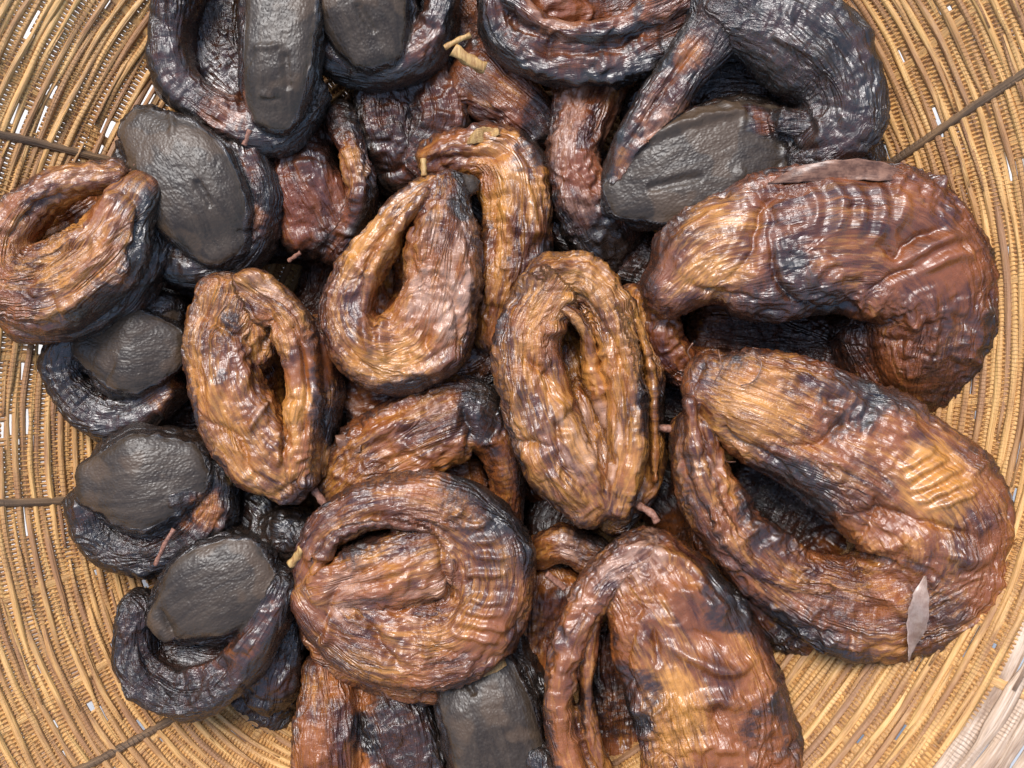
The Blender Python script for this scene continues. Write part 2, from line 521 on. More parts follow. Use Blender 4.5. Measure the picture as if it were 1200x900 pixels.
FISH_GROUP = 'smoked catfish heaped in the basket'
fish_seed = [0]
def fish(label, tubes, head=(), dark=0.0, gold=0.0, pale=0.0, patches=(), pleat=0.0, wr=1.0, smooth=5, slit=None, vox=VOX, dz=0, share=None, strokes=(), red=0.15, back=0.55):
    """tubes: lists of (px,py,z_mm,half_width_px,half_height_px); head: flat skull tubes"""
    fish_seed[0] += 1
    sd = fish_seed[0] * 13.7
    V, F, off = [], [], 0
    sm = []                                   # spine samples for the body coordinates
    s_off = 0.0
    for ti, (tb, ishead) in enumerate([(t, 0) for t in tubes] + [(t, 1) for t in head]):
        rows = []
        if ishead:                            # taper both ends so the skull plate is an oval
            (xa, ya, za, wa, ha), (xb, yb) = tb[0], tb[1][:2]
            (xc, yc, zc, wc, hc), (xd, yd) = tb[-1], tb[-2][:2]
            la = math.hypot(xb - xa, yb - ya); lc = math.hypot(xd - xc, yd - yc)
            tb = [(xa - (xb - xa) / la * wa * 0.42, ya - (yb - ya) / la * wa * 0.42, za - 1.5, wa * 0.78, ha)] + list(tb) + \
                 [(xc - (xd - xc) / lc * wc * 0.42, yc - (yd - yc) / lc * wc * 0.42, zc - 1.5, wc * 0.78, hc)]
        if len(tb) == 1:
            x, y, z, rw, rh = tb[0]
            tb = [(x - rw * 0.4, y, z, rw * 0.7, rh), (x + rw * 0.4, y, z, rw * 0.7, rh)]
        for (px, py, z, rw, rh) in tb:
            z += dz
            p = at(px, py, z); k = pxs(z)
            if ishead:
                p[2] += 0.22 * rh * k; rh = rh * 0.78
            rows.append((*p, rw * k, rh * k, 3.2 if ishead else 2.6))
        L = sum(np.linalg.norm(np.subtract(rows[i][:3], rows[i + 1][:3])) for i in range(len(rows) - 1))
        n = max(8, int(L / 0.0035))
        C = catmull(rows, n)
        C[:, 3:5] = np.maximum(C[:, 3:5], 0.0015)
        v, f = tube_geo(C)
        V.append(v); F += [tuple(i + off for i in q) for q in f]; off += len(v)
        T, S, U = frames(C[:, :3])
        ss = np.concatenate([[0], np.cumsum(np.linalg.norm(np.diff(C[:, :3], axis=0), axis=1))]) + s_off
        s_off = ss[-1] + 0.013
        sm.append((C, T, S, U, ss, np.full(n, ishead)))
    V = np.vstack(V)
    me = bpy.data.meshes.new('tmp'); me.from_pydata([tuple(v) for v in V], [], F)
    ob = bpy.data.objects.new('tmp', me); col.objects.link(ob)
    md = ob.modifiers.new('r', 'REMESH'); md.mode = 'VOXEL'; md.voxel_size = vox
    dg = bpy.context.evaluated_depsgraph_get()
    ev = ob.evaluated_get(dg).to_mesh()
    nv = len(ev.vertices)
    V = np.empty(nv * 3); ev.vertices.foreach_get('co', V); V = V.reshape(-1, 3)
    Q = np.empty(len(ev.loops), np.int32); ev.loops.foreach_get('vertex_index', Q); Q = Q.reshape(-1, 4)
    E = np.empty(len(ev.edges) * 2, np.int32); ev.edges.foreach_get('vertices', E); E = E.reshape(-1, 2)
    ob.evaluated_get(dg).to_mesh_clear()
    bpy.data.objects.remove(ob); bpy.data.meshes.remove(me)
    deg = np.maximum(np.bincount(E.ravel(), minlength=nv), 1).astype(float)
    V = smooth_v(V, E, smooth, 0.5, deg)
    # nearest spine sample
    C = np.vstack([a[0] for a in sm]); T = np.vstack([a[1] for a in sm]); S = np.vstack([a[2] for a in sm]); U = np.vstack([a[3] for a in sm])
    ss = np.concatenate([a[4] for a in sm]); hd = np.concatenate([a[5] for a in sm])
    idx = np.empty(nv, np.int64)
    for c0 in range(0, nv, 8000):
        D = V[c0:c0 + 8000, None, :] - C[None, :, :3]
        a = np.einsum('ijk,jk->ij', D, S) / C[:, 3]; b = np.einsum('ijk,jk->ij', D, U) / C[:, 4]; t = np.einsum('ijk,jk->ij', D, T) / 0.004
        idx[c0:c0 + 8000] = np.argmin(a * a + b * b + 0.35 * t * t, axis=1)
    D = V - C[idx, :3]
    s = ss[idx] + np.einsum('ij,ij->i', D, T[idx])
    cx = np.einsum('ij,ij->i', D, S[idx]); dx = np.einsum('ij,ij->i', D, U[idx])
    N = vnormals(V, Q)
    headm = hd[idx].astype(float) * sstep(0.35, 0.75, N[:, 2])
    headm = smooth_v(headm, E, 3, 0.5, deg)
    k = PX * (CAM_H - V[:, 2]) / (CAM_H - REF_Z)
    vpx, vpy = V[:, 0] / k + 600, 450 - V[:, 1] / k
    jit = 14 * noise(V * 90 + sd)
    at_ = {'dark': np.full(nv, dark, float), 'gold': np.full(nv, gold, float), 'pale': np.full(nv, pale, float), 'pleat': np.full(nv, pleat, float), 'head': headm, 'red': np.full(nv, red, float), 'calm': np.zeros(nv)}
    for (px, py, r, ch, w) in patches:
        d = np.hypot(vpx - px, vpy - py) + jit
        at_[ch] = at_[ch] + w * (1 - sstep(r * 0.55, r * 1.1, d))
    fc = np.stack([s + sd, cx, dx], 1)
    nh = 1 - np.clip(at_['head'], 0, 1)
    W = V * 1.0 + sd
    big = fbm(W * 42 + 5, 3)
    lump = 0.0026 * fbm(W * 40, 2) * (0.18 + 0.82 * nh)
    warp = noise(W * 60) * 0.9
    ph = s / 0.0058 + 1.1 * warp + cx * 45
    pl = np.abs(np.sin(math.pi * ph)) ** 0.7 - 0.62
    pm = np.clip(at_['pleat'], 0, 1) * sstep(-0.25, 0.3, noise(W * 38 + 3) + 0.25)
    def ridge(p, wv, wa): return 1 - np.abs(noise(p + wa * noise(W * wv)[:, None])) * 2.4
    rl = ridge(np.stack([s * 34 + sd, cx * 105, dx * 105], 1), 70, 0.7)
    rl2 = ridge(np.stack([s * 95 + sd, cx * 230, dx * 230], 1), 130, 0.7)
    cr = ridge(W * 105 + 31, 90, 0.8)
    rx = ridge(np.stack([s * 260 + sd, cx * 90, dx * 90 + 7], 1), 120, 0.5)
    m1 = sstep(-0.35, 0.35, noise(W * 28 + 9)); m2 = sstep(-0.3, 0.4, noise(W * 31 + 41)); xm = sstep(-0.05, 0.4, noise(W * 34 + 19))
    cf = 5.0 * fbm(np.stack([s * 26 + sd, cx * 62, dx * 62], 1) + 0.35 * noise(W * 80)[:, None], 2)
    fr = cf - np.floor(cf)
    saw = np.where(fr < 0.8, fr / 0.8, (1 - fr) / 0.2) - 0.5
    m3 = sstep(-0.3, 0.3, noise(W * 26 + 55))
    nh = nh * (1 - 0.75 * np.clip(at_['calm'], 0, 1))
    disp = lump + nh * wr * (0.0012 * m3 * saw + 0.0008 * pl * pm + 0.0013 * m1 * np.sign(rl) * np.abs(rl) ** 1.3 + 0.00045 * (0.2 + 0.8 * m2) * rl2 + 0.0011 * m2 * cr + 0.0008 * xm * rx) + np.clip(at_['head'], 0, 1) * (0.00012 * rl2 + 0.0002 * cr)
    at_['warm'] = sstep(0.0, 0.35, big + 0.1)
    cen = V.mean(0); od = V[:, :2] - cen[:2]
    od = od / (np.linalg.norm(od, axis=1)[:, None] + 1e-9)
    back_shade = sstep(0.25, 0.95, (N[:, :2] * od).sum(1) + 0.25 * noise(W * 60 + 12))   # dark dorsal skin plus shading of outward-facing sides, both put into the colour
    at_['dark'] = at_['dark'] + back * back_shade + 0.28 * fbm(W * 48 + 77, 3) + 0.35 * sstep(0.42, 0.6, noise(W * 100 + 2)) * sstep(0.0, 0.3, noise(W * 30 + 8)) * (at_['dark'] < 0.6)
    at_['gold'] = at_['gold'] - 0.06 + 0.62 * fbm(np.stack([s * 30 + sd, cx * 75, dx * 75], 1) + 61, 3)
    up = sstep(0.0, 0.45, N[:, 2])
    at_['wrk'] = 0.45 + 0.55 * sstep(-0.25, 0.35, noise(W * 33 + 71))
    at_['wrk'] = at_['wrk'] * (1 - 0.55 * np.clip(at_['calm'], 0, 1))
    # hand-placed and random folds: creases (negative) and raised ridges (positive)
    rs = np.random.RandomState(fish_seed[0])
    allst = [(list(st[0]), st[1] * 1.1, st[2] * 2.3, *st[3:]) for st in strokes]
    top = np.nonzero((N[:, 2] > 0.35) & (at_['head'] < 0.4) & (hd[idx] < 0.5))[0]
    if len(top) and vox < 0.0015:
        for j in rs.choice(top, max(4, int(len(top) / 420))):
            tx, ty = T[idx[j], 0], -T[idx[j], 1]
            an = math.atan2(ty, tx) + (rs.normal() * 0.45 if rs.rand() < 0.7 else math.pi / 2 + rs.normal() * 0.3)
            L = rs.uniform(14, 42); cu = rs.normal() * 0.5
            pp = []
            x, y = vpx[j], vpy[j]
            for k in range(5):
                pp.append((x, y)); x += math.cos(an) * L / 4; y += math.sin(an) * L / 4; an += cu / 4
            allst.append((pp, rs.uniform(2.6, 5.0), rs.choice([-1, 1]) * rs.uniform(0.9, 2.3) * wr))
    wx = vpx + 3.0 * noise(V * 160 + sd); wy = vpy + 3.0 * noise(V * 160 + sd + 50)
    for st in allst:
        pts, hw, hgt = st[:3]
        ns = 24 if len(pts) != 5 else 12
        PP = catmull([(x, y, 0.0) for x, y in pts], ns)
        m = hw * 4 + 4
        sub = np.nonzero((wx > PP[:, 0].min() - m) & (wx < PP[:, 0].max() + m) & (wy > PP[:, 1].min() - m) & (wy < PP[:, 1].max() + m) & (up > 0))[0]
        if not len(sub): continue
        ax, ay = wx[sub], wy[sub]
        dmin = np.full(len(sub), 1e9); env = np.zeros(len(sub))
        for i in range(ns - 1):
            (x0, y0), (x1, y1) = PP[i, :2], PP[i + 1, :2]
            ex, ey = x1 - x0, y1 - y0
            tt = np.clip(((ax - x0) * ex + (ay - y0) * ey) / (ex * ex + ey * ey + 1e-9), 0, 1)
            tp = 0.45 + 0.55 * math.sin(math.pi * (i + 0.5) / (ns - 1)) ** 0.5
            dn = np.hypot(ax - x0 - tt * ex, ay - y0 - tt * ey) / tp
            env = np.where(dn < dmin, np.sin(math.pi * (i + tt) / (ns - 0.999)) ** 0.6, env)
            dmin = np.minimum(dmin, dn)
        g = np.exp(-(dmin / hw) ** 2) if hgt > 0 else np.exp(-dmin / (hw * 0.8))
        disp[sub] += hgt * 0.001 * g * env * up[sub]
        if len(st) > 3:
            at_[st[3]][sub] += st[4] * np.exp(-(dmin / (hw * 1.3)) ** 2)
    if slit is not None:                      # groove in the skull plate
        (x0, y0), (x1, y1), hw = slit
        dxx, dyy = x1 - x0, y1 - y0
        L2 = dxx * dxx + dyy * dyy
        tt = np.clip(((vpx - x0) * dxx + (vpy - y0) * dyy) / L2, 0, 1)
        dd = np.hypot(vpx - x0 - tt * dxx, vpy - y0 - tt * dyy) + 2 * noise(V * 500 + sd)
        gmask = (1 - sstep(hw * 0.5, hw * 1.1, dd)) * sstep(0.2, 0.6, N[:, 2])
        disp = disp - 0.0016 * gmask
    disp = smooth_v(disp, E, 1, 0.25, deg)
    V = V + N * disp[:, None]
    base = V[:, 2].min()
    root = empty('smoked_fish', (V[:, 0].mean(), V[:, 1].mean(), base))
    tag(root, label, 'fish', FISH_GROUP if share is None else share)
    me = bpy.data.meshes.new('body')
    me.vertices.add(nv); me.vertices.foreach_set('co', (V - np.array(root.location)).astype(np.float32).ravel())
    me.loops.add(Q.size); me.loops.foreach_set('vertex_index', Q.astype(np.int32).ravel())
    me.polygons.add(len(Q)); me.polygons.foreach_set('loop_start', np.arange(0, Q.size, 4, dtype=np.int32))
    me.polygons.foreach_set('use_smooth', np.ones(len(Q), bool))
    me.update(calc_edges=True); me.validate()
    a = me.attributes.new('fc', 'FLOAT_VECTOR', 'POINT'); a.data.foreach_set('vector', fc.astype(np.float32).ravel())
    for nm in ('dark', 'gold', 'pale', 'head', 'warm', 'wrk', 'red'):
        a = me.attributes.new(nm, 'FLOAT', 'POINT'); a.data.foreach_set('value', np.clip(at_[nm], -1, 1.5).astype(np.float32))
    me.materials.append(M_FISH)
    b = bpy.data.objects.new('body', me); col.objects.link(b); b.parent = root
    return root

def attach(o, root):
    o.parent = root
    o.matrix_parent_inverse = root.matrix_world.inverted()
    return o

def fin(root, pts, m=M_FIN, name='fin', th=1.3, rays=7):
    """flat ribbed strip; pts (px,py,z,half_width_px)"""
    rows = [(*at(p[0], p[1], p[2]), p[3] * pxs(p[2])) for p in pts]
    C = catmull(rows, 22); T, S, U = frames(C[:, :3])
    nw = rays * 2 + 1
    V = []
    for side in (1, -1):
        for i in range(22):
            for j in range(nw):
                u = j / (nw - 1) * 2 - 1
                e = (th * 0.0004) * (1 - u * u) ** 0.5 * side + 0.0007 * (j % 2) + 0.0016 * math.sin(i * 0.33 + u * 1.6)
                V.append(C[i, :3] + S[i] * (C[i, 3] * u * (1 + 0.08 * math.sin(i * 1.7 + j))) + U[i] * e)
    F = grid_faces(22, nw, False) + [tuple(reversed(f)) for f in grid_faces(22, nw, False, 22 * nw)]
    n0 = 22 * nw
    rim = [j for j in range(nw)] + [i * nw + nw - 1 for i in range(1, 22)] + [21 * nw + j for j in range(nw - 2, -1, -1)] + [i * nw for i in range(20, 0, -1)]
    for a, b in zip(rim, rim[1:] + rim[:1]):
        F.append((a, a + n0, b + n0, b))
    return mesh_obj(name, V, F, m, root)

def rod(name, pts, rpx, m, root=None, nv=8, n=16, seed=0, square=False, flat=1.0):
    rows = [(*at(*p[:3]), (p[3] if len(p) > 3 else rpx) * pxs(p[2])) for p in pts]
    C = catmull(rows, n); T, S, U = frames(C[:, :3])
    V = []
    for i in range(n):
        for k in range(nv):
            a = 2 * math.pi * (k + 0.5) / nv
            r = C[i, 3] * (1 + 0.16 * math.sin(seed + k * 2.1 + i * 0.9))
            ca, sa = math.cos(a), math.sin(a)
            if square: ca = math.copysign(abs(ca) ** 0.4, ca); sa = math.copysign(abs(sa) ** 0.4, sa)
            V.append(C[i, :3] + S[i] * r * ca + U[i] * r * sa * flat)
    F = grid_faces(n, nv) + [tuple(range(nv))[::-1], tuple((n - 1) * nv + k for k in range(nv))]
    if root is not None:
        return mesh_obj(name, V, F, m, root)
    c = np.mean(V, 0)
    o = mesh_obj(name, np.array(V) - c, F, m)
    o.location = c
    return o

# ---- two very large fish by the basket's bare right wall
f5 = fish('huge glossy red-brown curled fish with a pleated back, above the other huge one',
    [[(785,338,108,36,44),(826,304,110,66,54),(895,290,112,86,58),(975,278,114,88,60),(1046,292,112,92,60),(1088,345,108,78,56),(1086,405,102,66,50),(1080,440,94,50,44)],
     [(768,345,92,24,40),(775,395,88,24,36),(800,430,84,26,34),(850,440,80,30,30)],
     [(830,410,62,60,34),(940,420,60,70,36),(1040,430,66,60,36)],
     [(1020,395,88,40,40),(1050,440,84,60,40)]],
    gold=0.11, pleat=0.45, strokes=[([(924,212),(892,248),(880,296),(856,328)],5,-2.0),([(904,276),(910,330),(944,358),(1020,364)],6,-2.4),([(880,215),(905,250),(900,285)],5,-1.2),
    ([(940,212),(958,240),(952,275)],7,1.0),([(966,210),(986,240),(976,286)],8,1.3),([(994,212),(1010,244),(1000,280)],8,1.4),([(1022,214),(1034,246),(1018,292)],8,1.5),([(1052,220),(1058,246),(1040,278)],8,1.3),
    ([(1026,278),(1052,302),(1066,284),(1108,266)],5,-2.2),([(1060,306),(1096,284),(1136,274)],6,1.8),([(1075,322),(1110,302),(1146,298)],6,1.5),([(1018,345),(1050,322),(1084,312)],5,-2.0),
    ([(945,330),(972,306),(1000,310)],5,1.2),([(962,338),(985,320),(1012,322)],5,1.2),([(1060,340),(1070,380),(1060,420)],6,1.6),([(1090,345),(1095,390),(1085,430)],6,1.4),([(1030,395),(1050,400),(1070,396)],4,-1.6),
    ([(780,300),(810,270),(860,235)],6,1.2),([(800,330),(840,345),(890,350)],6,-1.4)], red=0.55, patches=[(1010,250,75,'calm',0.9),(1090,300,60,'calm',0.8),(850,270,50,'calm',0.5),(840,290,70,'gold',0.45),(925,290,26,'dark',0.45),(1000,230,90,'dark',0.10),(1120,420,80,'dark',0.45),(780,230,60,'pale',0.4),(930,400,110,'dark',0.7),(1100,330,60,'gold',-0.3)])  # pale patch paints sheen, dark patch under the arch paints the gap's shade
fin(f5, [(900,214,127,2),(945,203,132,10),(1010,199,134,12),(1050,204,132,9),(1072,212,128,2)])
rod('barbel', [(800,436,108),(810,424,112),(806,412,115),(812,402,118)], 1.0, M_FIN, f5, 6)
rod('barbel', [(765,386,104),(772,376,108),(785,372,112)], 0.9, M_FIN, f5, 6)

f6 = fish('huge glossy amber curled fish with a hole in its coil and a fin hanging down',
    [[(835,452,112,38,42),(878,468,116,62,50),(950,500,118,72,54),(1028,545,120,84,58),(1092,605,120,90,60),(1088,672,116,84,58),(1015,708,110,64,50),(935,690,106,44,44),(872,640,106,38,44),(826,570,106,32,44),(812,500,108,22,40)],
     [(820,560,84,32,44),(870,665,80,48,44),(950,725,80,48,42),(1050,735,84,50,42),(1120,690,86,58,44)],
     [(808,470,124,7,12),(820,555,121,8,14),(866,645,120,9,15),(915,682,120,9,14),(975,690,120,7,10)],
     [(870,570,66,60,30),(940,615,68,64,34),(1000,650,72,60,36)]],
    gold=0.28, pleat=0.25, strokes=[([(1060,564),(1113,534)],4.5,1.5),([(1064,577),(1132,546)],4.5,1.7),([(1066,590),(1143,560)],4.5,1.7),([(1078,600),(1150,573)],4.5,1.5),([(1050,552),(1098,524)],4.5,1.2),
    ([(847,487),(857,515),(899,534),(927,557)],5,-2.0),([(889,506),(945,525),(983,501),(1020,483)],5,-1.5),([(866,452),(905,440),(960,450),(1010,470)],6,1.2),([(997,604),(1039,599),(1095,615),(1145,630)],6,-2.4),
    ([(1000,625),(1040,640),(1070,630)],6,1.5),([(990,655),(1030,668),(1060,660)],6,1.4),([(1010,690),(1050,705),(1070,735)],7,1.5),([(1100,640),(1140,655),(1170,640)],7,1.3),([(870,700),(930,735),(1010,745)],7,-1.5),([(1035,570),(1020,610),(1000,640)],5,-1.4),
    ([(860,640),(890,620),(930,640),(980,640)],5,1.2)], red=0.45, smooth=3, patches=[(1100,560,62,'calm',0.9),(890,470,50,'calm',0.5),(1090,560,70,'pleat',0.9),(900,470,70,'gold',0.35),(990,480,46,'dark',0.5),(1055,500,60,'dark',0.2),(1100,560,60,'gold',0.4),(920,590,75,'dark',0.8),(1100,720,60,'dark',0.35),(960,770,90,'dark',0.45),(870,430,50,'pale',0.15),(820,540,40,'pale',0.35),(1170,650,40,'dark',0.2)])  # dark patch over the coil's hole paints its shade into the skin
fin(f6, [(1084,678,141,4),(1079,700,144,10),(1074,735,139,10),(1069,758,133,6),(1064,772,129,1)], M_PALEFIN)
fin(f6, [(1130,694,134,4),(1145,700,132,7),(1160,706,126,4)])
rod('barbel', [(842,410,128),(845,430,133),(838,446,131)], 0.9, M_FIN, f6, 6)
rod('barbel', [(872,412,130),(892,424,137),(884,446,138),(868,452,136)], 0.9, M_FIN, f6, 6)
rod('barbel', [(815,505,127),(835,525,122),(850,540,118),(862,541,116)], 0.8, M_FIN, f6, 6)
rod('skewer', [(760,500,100),(800,504,102)], 4.5, M_TWIG, f6)

f7 = fish('amber fish folded like a pod with a pale ridge, below the huge amber coil',
    [[(752,668,104,56,46),(788,725,106,80,54),(818,795,106,88,56),(842,870,104,92,58),(850,960,100,92,56)],
     [(752,655,106,34,34),(706,680,107,24,34),(672,738,106,17,40),(655,805,104,17,42),(664,875,102,19,42),(692,950,100,26,42)],
     [(700,705,108,9,18),(688,770,106,9,22),(690,850,104,10,22),(715,930,100,12,22)],
     [(735,750,62,40,30),(745,900,62,60,30)]],
    gold=0.26, pleat=0.1, strokes=[([(763,728),(769,755),(771,783)],4,-2.6),([(746,730),(731,787),(757,824)],7,-1.6),([(776,756),(822,775),(859,787),(884,771)],7,2.0),([(795,828),(841,818),(880,832)],7,1.6),([(841,818),(838,862)],7,-2.0),([(729,705),(743,700),(750,714),(741,726),(730,718)],3,-1.2),
    ([(780,690),(820,700),(850,735)],7,1.4),([(790,880),(830,872),(880,885)],7,1.3),([(700,668),(745,645),(800,660),(835,700)],6,1.6),([(800,740),(830,745),(850,760)],5,-1.3)], red=0.25, smooth=3, patches=[(800,770,60,'calm',0.5),(855,700,50,'dark',0.6),(740,650,48,'pale',0.6),(690,690,40,'pale',0.35),(870,800,60,'dark',0.2),(790,840,60,'gold',0.35),(730,820,55,'dark',0.55),(900,860,40,'dark',0.35),(775,670,40,'dark',0.1)])  # dark patch in the hollow paints shade, pale patches on the ridge paint sheen

f8 = fish('golden-brown fish curled into a round bun with fine pleats on one side',
    [[(360,668,96,15,26),(382,622,100,22,30),(436,592,102,28,36),(510,592,102,36,40),(568,628,100,46,44),(578,690,99,48,48),(536,745,98,54,48),(468,750,98,54,46),(408,727,96,50,42),(376,695,94,36,38)],
     [(386,688,97,30,38),(440,674,101,42,40),(512,654,101,46,44)],[(372,664,106,5,14),(398,624,110,5,14),(450,610,112,5,14),(508,620,110,5,12)],
     [(470,650,78,50,30),(400,640,70,40,26)],
     [(560,650,80,56,50),(520,740,78,80,44),(420,730,74,60,40),(380,660,74,36,40)]],
    gold=0.32, pleat=0.35, strokes=[([(380,736),(390,696),(420,672),(462,660)],5,-1.8),([(408,712),(432,732),(452,764),(476,790)],5,-2.2),([(420,680),(465,668),(495,650)],5,1.2),([(415,700),(455,690),(490,665)],5,1.2),
    ([(540,700),(598,708)],4.5,1.4),([(534,713),(598,722)],4.5,1.6),([(530,726),(594,737)],4.5,1.6),([(526,740),(584,753)],4.5,1.4),([(512,618),(518,660),(530,700),(520,740)],5,-2.4),([(500,742),(520,765),(560,768)],5,-1.5),
    ([(395,622),(440,606),(500,612),(540,640)],4,-1.6),([(520,605),(545,598)],4,1.3),([(545,618),(575,612)],4,1.3),([(550,634),(585,632)],4,1.3),([(552,652),(592,652)],4,1.3),([(548,670),(596,672)],4,1.3)], red=0.30, smooth=3, patches=[(560,725,55,'calm',0.8),(565,640,40,'calm',0.7),(550,720,60,'pleat',0.8),(540,640,45,'pleat',0.5),(560,590,55,'dark',0.5),(600,640,40,'dark',0.5),(420,690,50,'pale',0.45),(500,690,50,'pale',0.3),(480,575,40,'pale',0.2),(430,640,34,'dark',0.35)])
fin(f8, [(500,786,96,4),(535,788,99,11),(570,782,99,9),(592,776,97,3)], M_WOOD)
fin(f8, [(466,640,96,4),(484,646,99,8),(502,644,99,6)])
rod('skewer', [(340,662,104),(350,650,106),(354,642,108)], 5, M_WOOD, f8)

f9 = fish('orange fish half buried beneath the golden bun, its blackened end folded over',
    [[(398,568,80,26,30),(440,536,84,48,38),(500,506,86,52,40),(548,488,84,44,38),(578,508,80,28,34),(596,560,74,18,30),(590,610,68,20,26)],
     [(440,590,60,60,36),(540,590,58,60,36)]],
    gold=0.32, strokes=[([(405,525),(450,505),(500,480)],6,1.6),([(430,570),(460,540),(520,520)],6,-1.6),([(540,475),(552,510),(545,540)],6,-2.2)], red=0.30, patches=[(570,480,48,'dark',0.75),(500,490,36,'pale',0.35),(430,560,50,'gold',0.1),(595,550,40,'dark',0.4)])
fin(f9, [(398,510,94,4),(405,520,96,9),(425,522,99,8)])

f10 = fish('golden long oval fish coil with a narrow slit, in the middle of the heap',
    [[(652,335,106,34,40),(620,392,106,36,44),(626,460,106,40,46),(650,530,105,42,46),(690,588,101,28,36)],
     [(640,334,108,26,32),(684,328,109,28,34),(716,378,109,22,34),(732,450,107,20,38),(735,530,105,20,38),(722,590,101,20,32)],
     [(690,352,113,7,14),(712,400,113,7,16),(722,470,112,7,16),(724,550,110,7,14)],[(700,330,114,5,18),(730,385,114,5,20),(745,460,112,5,20),(747,560,108,5,16)],[(690,318,110,5,18),(740,368,107,5,20),(762,450,101,5,24),(766,560,97,5,20)],
     [(640,372,112,7,12),(660,362,115,8,14),(682,380,114,7,14),(692,420,108,7,14),(704,470,104,6,12),(714,520,98,5,10)],
     [(735,360,88,28,42),(757,460,84,20,46),(756,560,82,20,42),(722,606,84,22,34)],
     [(665,480,88,40,34),(690,555,92,38,36)],[(640,420,76,46,40),(670,540,74,50,40)]],
    gold=0.54, pleat=0.25, strokes=[([(637,342),(677,347),(707,382),(729,433),(736,493),(730,560)],4,-2.0),([(620,383),(613,417),(643,440),(643,487)],6,-2.0),([(673,473),(653,507),(660,543)],6,-2.0),([(593,517),(653,523)],5,-1.8),([(700,500),(690,540),(700,580)],6,1.5),([(610,440),(605,480),(612,505)],5,1.4),([(630,395),(655,385),(668,400)],5,1.5),
    ([(600,345),(640,320),(680,318)],5,1.5),([(640,550),(670,575),(690,600)],6,1.4),([(655,470),(660,500)],5,1.3)], smooth=3, patches=[(640,400,50,'pleat',0.3),(700,520,60,'pale',0.55),(620,500,40,'pale',0.3),(640,450,40,'dark',0.15),(765,480,40,'dark',0.4),(760,600,30,'dark',0.5),(640,420,30,'gold',-0.3)])  # pale patch at lower right paints the broad sheen
rod('skewer', [(748,592,104),(764,602,108),(770,612,108)], 4.5, M_TWIG, f10)

f11 = fish('pinkish-gold fish folded in a U with a deep slit and a small dark head',
    [[(508,216,100,11,16),(470,250,101,18,26),(428,308,99,23,34),(406,362,98,28,38),(432,408,97,42,42),(488,404,97,52,46),(517,345,100,45,46),(522,285,102,40,42),(526,225,99,24,30)],
     [(420,350,78,34,36),(450,410,76,50,40),(510,370,78,54,44),(520,280,78,48,40)],
     [(460,300,70,26,20),(440,360,78,26,20)],[(500,226,108,5,12),(462,272,110,5,14),(436,322,108,5,14),(428,360,106,5,12)]],
    head=[[(532,222,98,14,16),(546,220,100,14,16)]],
    gold=0.32, pale=0.2, strokes=[([(493,303),(517,327),(533,360),(540,407)],5,-2.2),([(423,373),(433,413)],5,1.6),([(445,378),(452,425)],5,1.4),([(397,395),(443,447)],6,-1.6),([(500,375),(497,402),(515,420)],5,-1.5),([(505,240),(498,290),(495,330)],5,1.5),([(530,250),(540,300),(552,340)],6,1.3),([(470,440),(510,430),(535,410)],6,1.4),([(480,235),(445,285),(415,335)],4,-1.4)], smooth=3, patches=[(520,350,55,'pale',0.5),(440,300,50,'gold',0.35),(460,430,60,'gold',0.3),(530,260,40,'pale',0.3),(550,225,30,'dark',0.8),(480,455,40,'dark',0.2),(525,300,40,'gold',-0.2)])
rod('skewer', [(496,186,104),(497,206,104)], 3.5, M_WOOD, f11)

f12 = fish('amber oval fish coil with a smooth wine-red outer band, beside the dark heads',
    [[(272,352,100,40,34),(258,402,100,38,40),(270,465,99,44,42),(302,528,98,44,40),(338,564,96,26,32)],
     [(296,346,100,30,32),(338,374,101,23,34),(358,430,100,21,36),(360,500,99,19,36),(350,555,97,20,32)],
     [(322,366,106,7,14),(340,410,106,7,16),(346,470,105,7,16),(340,530,103,8,14)],
     [(372,395,84,26,44),(384,465,82,18,44),(374,540,80,20,38)],
     [(316,500,92,26,30),(326,540,94,24,30)],[(300,385,96,26,30),(302,415,95,20,28)],[(280,420,72,50,40),(300,510,70,50,40)]],
    gold=0.48, wr=0.9, strokes=[([(255,342),(300,345),(317,373),(310,413),(320,425)],5,-2.0),([(233,363),(257,383),(287,397),(310,427)],5,-1.6),([(310,470),(290,507)],4,2.0,'pale',0.5),([(233,493),(277,513),(293,553),(320,567)],5,-2.2),([(333,363),(355,413),(359,467),(352,533)],4,-2.4),([(240,420),(250,460),(245,490)],6,1.5),([(275,400),(285,440),(275,470)],6,1.4),([(320,500),(325,545)],5,1.6),([(262,335),(300,328),(330,345)],5,1.6)], smooth=3, patches=[(372,430,34,'calm',1.0),(275,375,17,'dark',0.55),(262,437,12,'dark',0.5),(280,480,24,'dark',0.3),(370,420,38,'gold',-0.7),(320,450,40,'gold',-0.2),(395,500,30,'dark',0.5),(350,470,30,'gold',0.4),(300,330,40,'pale',0.4)])
fin(f12, [(265,552,92,3),(276,560,94,7),(286,563,94,4)], M_WOOD)

